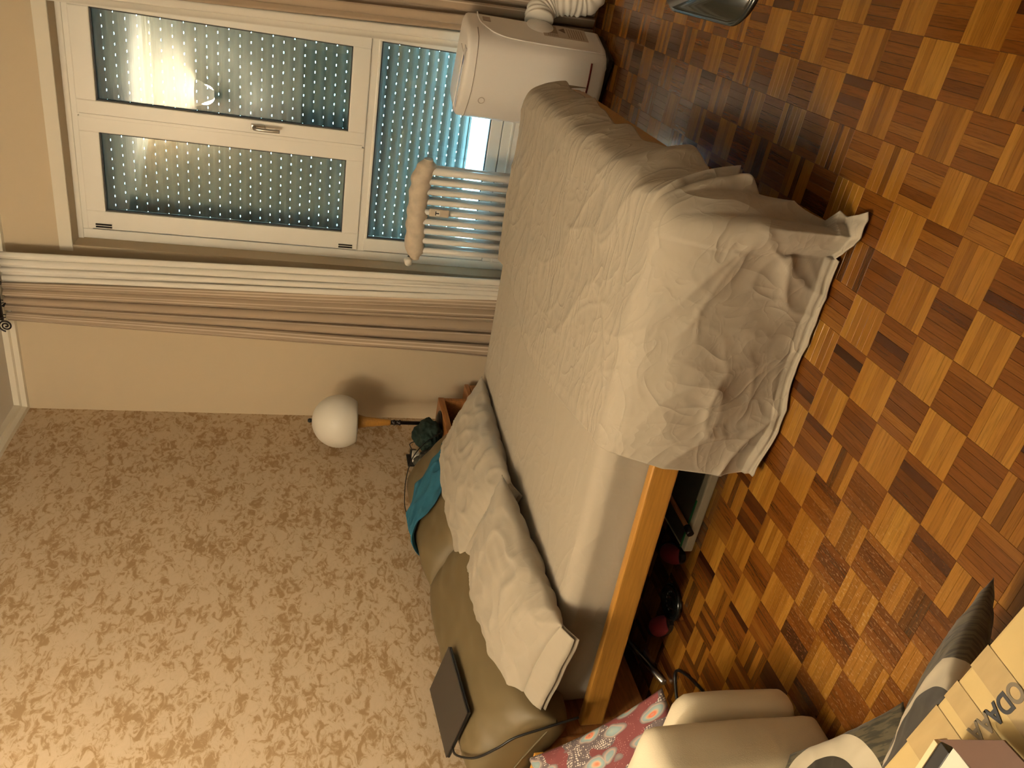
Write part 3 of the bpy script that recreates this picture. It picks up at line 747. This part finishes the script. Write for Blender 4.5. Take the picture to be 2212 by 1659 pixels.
obj('globe_shade', bm, m_opal, lamp, True)
bm = nb(); lathe(bm, [(0, .738), (.008, .737), (.013, .728), (.011, .716), (0, .712)], 16); obj('finial', bm, m_black, lamp, True)
bm = nb(); lathe(bm, [(.016, .285), (.018, .30), (.030, .42), (.044, .478), (0, .479)], 24); obj('wooden_cone', bm, m_wood, lamp, True)
bm = nb(); lathe(bm, [(0, 0), (.011, 0), (.011, .225), (.016, .228), (.016, .235), (.013, .238), (.013, .258), (.017, .261), (.017, .266), (.013, .27), (.013, .282), (.018, .285), (0, .286)], 20); obj('stem', bm, m_rod, lamp, True)
bm = nb(); lathe(bm, [(0, 0), (.075, 0), (.075, .008), (.05, .018), (.012, .022), (0, .022)], 28); obj('foot', bm, m_rod, lamp, True)
for zz in (.248, .275):
    bm = nb(); lathe(bm, [(0, 0), (.0028, 0), (.002, .002), (0, .0025)], 8, Matrix.Translation((.010, -.009, zz)) @ Euler((PI/2, 0, .8)).to_matrix().to_4x4()); obj('screw', bm, m_steel, lamp, True)

# crumpled things on the nightstand
def crumple(name, loc, sx, sy, sz, seed, m, label, cat, rot=(0, 0, 0), amp=.35, parent=None):
    bm = nb(); bmesh.ops.create_icosphere(bm, subdivisions=5, radius=1)
    for v in bm.verts:
        d = v.co.normalized(); r = 1 + amp*nz(d.x*1.6+seed, d.y*1.6, d.z*1.6) + amp*.35*(ridge(d.x*3+seed, d.y*3, d.z*3)-.5)
        v.co = Vector((d.x*sx*r, d.y*sy*r, max(-.9, d.z*r)*sz))
    o = obj(name, bm, m, parent, True); o.location = loc; o.rotation_euler = rot
    if label: tag(o, label, cat)
    return o
crumple('cap', (.205, -.505, .660), .085, .110, .078, 4, m_green, 'crumpled dark green cap lying on the nightstand', 'cap', (0, .1, .3), .3)
crumple('camouflage_pouch', (.15, -.655, .670), .055, .050, .075, 9, m_camo, 'small grey camouflage pouch next to the green cap', 'pouch', (.2, .1, 0), .45)

# socket on the wall with plugs and cables
sk = tag(empty('wall_socket', (0, 0, 0)), 'black wall socket plate beside the bolster', 'socket')
boxo('plate', (0, -.515, .672), (.010, -.405, .755), m_black, sk, .002)
tag(boxo('charger_plug', (.010, -.488, .690), (.060, -.436, .728), m_white, None, .004), 'white charger plug in the black wall socket', 'plug')
tag(boxo('power_plug', (.010, -.432, .700), (.045, -.400, .735), m_black, None, .006), 'black power plug in the wall socket', 'plug')
bm = nb(); tube(bm, smoothpath([(.040, -.405, .722), (.06, -.375, .735), (.09, -.40, .70), (.12, -.55, .655), (.16, -.60, .645), (.20, -.62, .59), (.26, -.60, .585)], 8), .0028, 6)
tag(obj('cable', bm, m_black, None, True), 'thin black cable from the wall socket into the pouch', 'cable')
bm = nb(); tube(bm, smoothpath([(.30, -.60, .60), (.285, -.68, .70), (.24, -.76, .775), (.18, -.86, .815), (.12, -.98, .83), (.10, -1.06, .825), (.09, -1.12, .822)], 8), .0028, 6)
tag(obj('cable', bm, m_black, None, True), 'thin black cable arched over the olive bolster', 'cable')
bm = nb(); tube(bm, smoothpath([(0.14, -2.386, 0.791), (0.17, -2.451, 0.795), (0.25, -2.524, 0.751), (0.34, -2.557, 0.692), (0.39, -2.561, 0.645), (0.43, -2.564, 0.558), (0.46, -2.554, 0.431)], 8), .0042, 6)
tag(obj('cable', bm, m_black, None, True), 'black charging cable running from the laptop over the bolster end', 'cable')

# blue garment over the bolster
# follows the bolster surface
def on_bolster(mw, wd, hd, th, seed, a, b, off):
    e = (max(0, (1-abs(a)**6)*(1-abs(b)**4)))**.38
    return mw @ Vector((wd/2*a*(1-.03*(1-b*b)*abs(a)**5), hd/2*b*(1-.05*(1-a*a)*abs(b)**5), th/2*e*1.03 + off))
bpy.context.view_layer.update()
mw1 = Matrix.Translation((.240, -1.165, .615)) @ frame((.06, -1, .0), (.55, 0, .83)).to_4x4()
bm = nb()
def garment(u, v):
    bb = .75 - 1.73*v
    la = -.52 + .24*v + .42*v*v + .03*nz(v*5, 1); ra = .24 + .16*v + .12*v*v + .03*nz(v*5, 8)
    a = la + (ra-la)*u
    k = ridge(u*2.2+v*1.2, v*1.0-u*3.2, 3)**3
    off = .010 + .028*k + .006*nz(u*9, v*6)
    return on_bolster(mw1, .86, .44, .30, 5, a, max(-.985, bb), off)
grid(bm, 60, 60, garment)
bl = obj('t_shirt', bm, m_blue, None, True); s = bl.modifiers.new('Solidify', 'SOLIDIFY'); s.thickness = .003; s.offset = 1
tag(bl, 'crumpled petrol blue t-shirt draped over the olive bolster', 'garment')

# ------------------------------------------------------------------ portable air conditioner
ac = tag(empty('air_conditioner', (2.128, -.250, 0), (0, 0, -.342)), 'white portable air conditioner with red line standing at the bed foot by the window', 'air conditioner')
def ac_ring(z, sc=1.0, ins=0):
    # plan outline: straight back and sides, bulging front
    pts = []
    x0, x1, yb = -.215+ins, .200-ins, .145-ins
    pl = [(x1-.02, yb), (x1, yb-.02), (x1+.002, -.02), (x1-.012, -.078), (x1-.040, -.108)]
    n = 16
    for k in range(1, n):
        t_ = k/n; xx = (x1-.040) + ((x0+.03)-(x1-.040))*t_
        pl.append((xx, -.108 - .050*math.sin(t_*PI)*1.0 + .012*t_ + ins*.8))
    pl += [(x0+.03, -.100), (x0+.008, -.080), (x0, -.05), (x0, yb-.02), (x0+.02, yb)]
    return [(x*sc, y*sc, z) for x, y in pl]
bm = nb(); rings = []
for z_, ins in ((.035, .012), (.045, .002), (.06, 0), (.20, 0), (.45, 0), (.640, 0), (.645, 0), (.655, 0), (.685, .002), (.695, .006), (.702, .016), (.706, .03)):
    rings.append([bm.verts.new(p) for p in ac_ring(z_, 1.0, ins)])
for a, b in zip(rings, rings[1:]):
    for k in range(len(a)):
        f = bm.faces.new((a[k], a[(k+1)%len(a)], b[(k+1)%len(a)], b[k])); f.smooth = True
bm.faces.new(rings[0][::-1]); bm.faces.new(rings[-1])
bmesh.ops.recalc_face_normals(bm, faces=bm.faces)
body = obj('casing', bm, m_ac, ac, False)
for p in body.data.polygons: p.use_smooth = True
body.modifiers.new('EdgeSplit', 'EDGE_SPLIT').split_angle = math.radians(40)
def acband(name, z0, z1, d, m, k0, k1):
    bm = nb(); r0 = ac_ring(z0, 1.0, -d); r1 = ac_ring(z1, 1.0, -d); rr = [[bm.verts.new(p) for p in r0[k0:k1]], [bm.verts.new(p) for p in r1[k0:k1]]]
    for k in range(k1-k0-1): bm.faces.new((rr[0][k], rr[0][k+1], rr[1][k+1], rr[1][k]))
    o = obj(name, bm, m, ac, True); s = o.modifiers.new('Solidify', 'SOLIDIFY'); s.thickness = .002; return o
m_red = mat('dark_red_line', (.16, .008, .010), .4)
acband('red_line', .108, .116, .001, m_red, 4, 22)
acband('joint_line', .655, .657, .0006, mat('joint_shadow', (.30, .24, .19), .6), 2, 24)
# raised side panel bead
bm = nb(); tube(bm, smoothpath([(.203, .135, .640), (.203, .06, .638), (.204, .01, .620), (.200, -.045, .57), (.197, -.066, .48), (.196, -.070, .30), (.196, -.070, .05)], 6), .0035, 6); obj('side_bead', bm, m_ac, ac, True)
boxo('side_grip', (.198, .06, .585), (.2035, .10, .62), mat('grip_recess', (.40, .32, .26), .6), ac, .002)
lab = boxo('spec_label', (.2015, .01, .115), (.2030, .125, .335), mat('grey_label', (.46, .36, .27), .6), ac)
def mark(y0, y1, z0, z1): boxo('label_print', (.2030, y0, z0), (.2034, y1, z1), mprint, lab)
mprint = mat('label_ink', (.24, .16, .10), .7)
lab.parent = ac
mark(.045, .118, .262, .325)
for k in range(6): mark(.018, .038, .265+k*.009, .268+k*.009)
for k in range(7): mark(.022+.0*k, .110, .135+k*.012, .139+k*.012)
bm = nb(); v3 = [bm.verts.new(p) for p in ((.2037, .085, .255), (.2037, .060, .222), (.2037, .110, .222))]; bm.faces.new(v3); obj('warning_triangle', bm, mat('label_dark', (.10, .05, .03), .7), lab)
bm = nb(); lathe(bm, [(.0125, 0), (.014, .001), (.015, .001), (.0165, 0)], 24, Matrix.Translation((-.075, -.152, .60)) @ Euler((PI/2, 0, 0)).to_matrix().to_4x4(), cap=False); obj('emblem_ring', bm, mat('emblem_grey', (.55, .48, .42), .5), ac, True)
boxo('top_louver', (-.175, -.06, .704), (.10, .02, .710), m_ac, ac, .002)
boxo('control_panel', (-.15, -.11, .7045), (.14, -.072, .7085), mat('panel_grey', (.6, .57, .56), .3), ac, .001)
boxo('display', (.06, -.105, .708), (.10, -.085, .7095), mat('display_blue', (.10, .10, .22), .3), ac)
for (x, y) in ((-.17, -.08), (.15, -.08), (-.17, .11), (.16, .11)):
    bm = nb(); tube(bm, [(x-.012, y, .018), (x+.012, y, .018)], .018, 12); obj('caster', bm, m_black, ac)
boxo('base', (-.19, -.11, .012), (.19, .13, .037), m_black, ac, .006)
bm = nb(); lathe(bm, [(.0, .0), (.078, 0), (.070, .06), (.064, .075), (0, .075)], 28, Matrix.Translation((.13, .10, .34)) @ Euler((0, PI/2, 0)).to_matrix().to_4x4()); obj('hose_collar', bm, m_ac, ac, True)
# exhaust hose
raw = smoothpath([(2.37, -.165, .335), (2.41, -.13, .325), (2.455, -.115, .275), (2.475, -.135, .20), (2.485, -.14, .13), (2.53, -.145, .088), (2.75, -.145, .085)], 30)
path = [raw[0]]; acc = 0
for p, q in zip(raw, raw[1:]):
    acc += (q-p).length
    if acc >= .004: path.append(q); acc = 0
bm = nb(); tube(bm, path, .07, 28, rf=lambda i: .066 + .0045*math.sin(i*2*PI/5))
tag(obj('exhaust_hose', bm, m_white, None, True), 'white corrugated exhaust hose curving down behind the air conditioner', 'hose')

# ------------------------------------------------------------------ under the bed
pb = tag(empty('flat_panel_box', (0, 0, 0)), 'long flat white box with a green line lying under the bed', 'box')
t_y = -2.242
boxo('carton', (.89, -2.235, 0), (1.75, -1.95, .034), mat('white_carton', (.62, .58, .44), .6), pb, .006)
boxo('sunken_lid', (.905, -2.205, .034), (1.74, -1.96, .037), mat('smoky_film', (.12, .12, .10), .25), pb)
boxo('green_line', (.892, -2.213, .0342), (1.10, -2.206, .0376), mat('green_stripe', (.02, .20, .06), .5), pb)
tb = tag(empty('black_capped_rod', (0, 0, 0)), 'thin rod with a black end cap lying across the flat white box', 'rod')
bm = nb(); tube(bm, [(1.000, -2.228, .052), (1.03, -1.90, .060)], .009, 10); obj('tube', bm, m_wood2, tb)
bm = nb(); tube(bm, [(.994, -2.262, .050), (1.000, -2.228, .052)], .013, 12); obj('end_cap', bm, m_black, tb)
# black weight plate
wp = tag(empty('weight_plate', (.645, -2.235, 0)), 'round glossy black weight plate flat on the floor under the bed', 'weight plate')
bm = nb(); lathe(bm, [(.012, .006), (.014, .016), (.026, .017), (.029, .011), (.050, .010), (.054, .020), (.066, .022), (.071, .014), (.069, .002), (.012, .002)], 40); obj('disc', bm, m_blackg, wp, True)
for k in range(7):
    a = .6 + k*.42; bm = nb(); box(bm, (-.0025, -.004, 0), (.0025, .004, .0016)); o = obj('raised_letter', bm, mat('worn_grey', (.12, .12, .10), .5) if k == 0 else o.data.materials[0], wp); o.location = (.038*math.cos(a), .038*math.sin(a), .0105); o.rotation_euler = (0, 0, a)
def slipper(loc, rz, label):
    t_ = tag(empty('slipper', loc, (0, 0, rz)), label, 'slipper')
    bm = nb(); pts = []
    for k in range(28):
        a = k/28*2*PI; pts.append((.100*math.cos(a), (.036 + .006*math.cos(a))*math.sin(a)))
    lo = [bm.verts.new((x, y, 0)) for x, y in pts]; hi = [bm.verts.new((x, y, .018)) for x, y in pts]
    bm.faces.new(lo[::-1]); bm.faces.new(hi)
    for k in range(28): bm.faces.new((lo[k], lo[(k+1)%28], hi[(k+1)%28], hi[k]))
    obj('sole', bm, m_black, t_)
    bm = nb()
    def up(u, v):
        x = -.01 + .092*v; wd = (.036 + .006*x/.10)*math.sqrt(max(0, 1-(x/.10)**2)); a = u*PI
        return (x, wd*math.cos(a)*1.02, .016 + .036*math.sin(a)*math.sqrt(max(.02, 1-(v)**2)))
    grid(bm, 18, 14, up); o = obj('upper', bm, m_pink, t_, True); s = o.modifiers.new('Solidify', 'SOLIDIFY'); s.thickness = .003
slipper((.50, -2.22, 0), -.6, 'pink and black slipper just behind the weight plate under the bed')
slipper((.79, -2.13, 0), -1.0, 'pink and black slipper between the weight plate and the flat white box')
bm = nb(); tube(bm, [(.36, -2.36, .012), (.20, -1.98, .012)], .012, 12)
tag(obj('steel_tube', bm, m_steel, None, True), 'polished steel tube lying on the floor under the bed head', 'tube')
bm = nb(); tube(bm, smoothpath([(.35, -2.50, .006), (.41, -2.425, .006), (.455, -2.395, .006), (.50, -2.435, .006), (.55, -2.535, .006), (.575, -2.63, .006), (.58, -2.74, .006)], 8), .0055, 8)
tag(obj('cable', bm, m_black, None, True), 'black cable looped on the parquet in front of the armchair', 'cable')

# ------------------------------------------------------------------ cream armchair, paisley cushion
arm = tag(empty('armchair', (0, 0, 0)), 'cream upholstered armchair partly cut by the picture edge beside the bed head', 'armchair')
def soft(name, a, b, r, m, parent, seed=0, amp=.004):
    bm = nb(); t_ = nb(); box(t_, a, b); bmesh.ops.subdivide_edges(t_, edges=t_.edges[:], cuts=11, use_grid_fill=True)
    ctr = Vector(((a[0]+b[0])/2, (a[1]+b[1])/2, (a[2]+b[2])/2)); h = Vector(((b[0]-a[0])/2, (b[1]-a[1])/2, (b[2]-a[2])/2))
    for v in t_.verts:
        d = v.co - ctr; q = Vector([max(-h[i]+r, min(h[i]-r, d[i])) for i in range(3)]); e = d - q
        if e.length > 1e-6: e = e.normalized()*r
        pf = Vector([.012*(1-(d[j]/h[j])**2)*(1-(d[k]/h[k])**2)*(1 if d[i] > 0 else -1)*(1 if abs(abs(d[i])-h[i]) < 1e-4 else 0) for i, j, k in ((0,1,2),(1,0,2),(2,0,1))])
        v.co = ctr + q + e + pf + Vector((nz(v.co.x*6+seed, v.co.y*6, v.co.z*6),)*3)*amp
    merge(bm, t_); return obj(name, bm, m, parent, True)
soft('arm', (.42, -3.16, .03), (1.035, -3.000, .53), .030, m_cream, arm, 1)
soft('seat', (.46, -2.998, .05), (1.02, -2.895, .395), .045, m_cream, arm, 3)
soft('seat_cushion', (.46, -2.893, .05), (.60, -2.75, .20), .03, m_cream, arm, 3)
soft('back', (.36, -3.14, .03), (.455, -2.75, .50), .025, m_cream, arm, 4)
pc = pillow('cushion', .56, .42, .13, m_paisley, (.60, -2.93, .445), frame((.84, -.245, -.49), (.37, -.41, .83)), 2.5, wr=.006)
tag(pc, 'red and grey paisley cushion leaning on the cream armchair', 'cushion')
m_ring1 = mk_ringcushion('olive_cushion_cream_arc', .66, .02, .36, .50)
m_ring2 = mk_ringcushion('black_cushion_cream_arc', .475, .60, .27, .40)
cB = pillow('cushion', .52, .50, .10, m_ring1, (1.50, -3.435, .262), frame((1, .13, 0), (0, .78, .62)), 4.4, wr=.004)
tag(cB, 'olive patterned cushion with a cream arc leaning against the cardboard box', 'cushion')
cA = pillow('cushion', .44, .44, .12, m_ring2, (1.100, -3.365, .180), frame((.90, -.35, -.20), (.25, .1, .9)), 6.4, wr=.004)
tag(cA, 'black cushion with a cream arc lying between the armchair and the olive cushion', 'cushion')

# ------------------------------------------------------------------ cardboard box and what lies on it
cb_ = tag(empty('cardboard_box', (0, 0, 0)), 'taped cardboard box with black lettering at the picture corner', 'box')
Rb = Matrix.Rotation(math.atan2(-.030, .285), 4, 'Z')
cb_.matrix_world = Matrix.Translation((1.778, -3.586, 0)) @ Rb
boxo('carton', (-.20, -.33, 0), (.42, 0, .55), m_card, cb_, .003)
def tape(x0, x1, s0, s1):
    bm = nb(); y = -.329
    vs4 = [bm.verts.new(p) for p in ((x0, 0.001, .5508), (x1, 0.001, .5508), (x1+s1, y, .5508), (x0+s0, y, .5508))]; bm.faces.new(vs4[::-1])
    v2 = [bm.verts.new(p) for p in ((x0, .0012, .5508), (x1, .0012, .5508), (x1, .0012, .42), (x0, .0012, .42))]; bm.faces.new(v2)
    bmesh.ops.recalc_face_normals(bm, faces=bm.faces); obj('tape', bm, m_tape, cb_)
tape(.17, .212, -.005, -.005); tape(.104, .138, .004, .004); tape(.0, .084, .01, .01)
def word(txt, m, loc, rz, size):
    c = bpy.data.curves.new('lettering', 'FONT'); c.body = txt; c.size = size; c.extrude = .0002; c.offset = .0009
    t_ = bpy.data.objects.new('tmp', c); C.objects.link(t_); bpy.context.view_layer.update()
    me = bpy.data.meshes.new_from_object(t_.evaluated_get(bpy.context.evaluated_depsgraph_get())); bpy.data.objects.remove(t_)
    me.materials.clear(); me.materials.append(m)
    o = bpy.data.objects.new('lettering', me); C.objects.link(o); o.parent = cb_; o.location = loc; o.rotation_euler = (0, 0, rz)
word('O', m_inkf, (.212, -.046, .5512), PI, .031); word('DA', m_ink, (.188, -.046, .5512), PI, .031); word('AA', m_inkf, (.145, -.046, .5512), PI, .031)

st = tag(empty('open_carton', (0, 0, 0)), 'small pale grey carton with brown lid and black tape on the cardboard box', 'carton')
boxo('body', (1.70, -3.86, .5525), (1.884, -3.668, .598), m_grey, st, .001)
boxo('black_tape', (1.74, -3.668, .575), (1.872, -3.652, .598), m_black, st, .001)
boxo('wooden_strip', (1.74, -3.652, .580), (1.868, -3.645, .600), mat('pale_strip', (.66, .48, .26), .6), st, .001)
bm = nb(); P_ = [(1.874, -3.650), (1.954, -3.709), (1.965, -3.85), (1.905, -3.85), (1.886, -3.668)]
lo = [bm.verts.new((x, y, .5985)) for x, y in P_]; hi = [bm.verts.new((x, y, .6015)) for x, y in P_]
bm.faces.new(lo); bm.faces.new(hi[::-1])
for k in range(5): bm.faces.new((lo[k], hi[k], hi[(k+1)%5], lo[(k+1)%5]))
bmesh.ops.recalc_face_normals(bm, faces=bm.faces); obj('lid', bm, m_brown, st)

# black stool entering at the top
stl = tag(empty('stool', (2.83, -2.12, 0)), 'glossy black stool entering the picture over the parquet', 'stool')
bm = nb(); t_ = nb(); box(t_, (-.27, -.26, .425), (.27, .26, .45), .0)
bmesh.ops.bevel(t_, geom=[e for e in t_.edges if abs(e.verts[0].co.z-e.verts[1].co.z) > .01], offset=.10, segments=10, affect='EDGES', profile=.5)
bmesh.ops.bevel(t_, geom=[e for e in t_.edges if abs(e.verts[0].co.z-e.verts[1].co.z) < .001], offset=.009, segments=3, affect='EDGES')
merge(bm, t_); obj('seat', bm, m_blackg, stl, True)
for (x, y) in ((.05, -.15), (.05, .15), (.22, -.15), (.22, .15)):
    bm = nb(); tube(bm, [(x, y, .425), (x, y, 0)], .016, 10); obj('leg', bm, m_blackg, stl)

# ------------------------------------------------------------------ behind the viewer: sconce and television, mirrored in the panes
sc = tag(empty('wall_lamp', (LAMP.x, -3.93, LAMP.z)), 'frosted glass wall lamp mirrored in the window pane', 'lamp')
bm = nb(); lathe(bm, [(.045, -.085), (.06, -.06), (.105, .03), (.125, .085)], 32, Matrix.Translation((0, .13, 0)), cap=False)
o = obj('glass_bowl', bm, m_shade, sc, True)
bm = nb(); lathe(bm, [(0, -.15), (.02, -.15), (.03, -.13), (.03, -.095), (.045, -.085), (0, -.08)], 20, Matrix.Translation((0, .13, 0))); obj('base', bm, m_black, sc, True)
bm = nb(); tube(bm, [(0, .0, -.12), (0, .13, -.12)], .012, 8); obj('arm', bm, m_black, sc)
tv = tag(empty('television', (1.10, -3.93, .95)), 'flat black television on the wall mirrored in the window pane', 'television')
boxo('screen', (-.42, .03, 0), (.42, .06, .50), m_blackg, tv, .004); boxo('wall_mount', (-.1, 0, .15), (.1, .03, .35), m_black, tv)
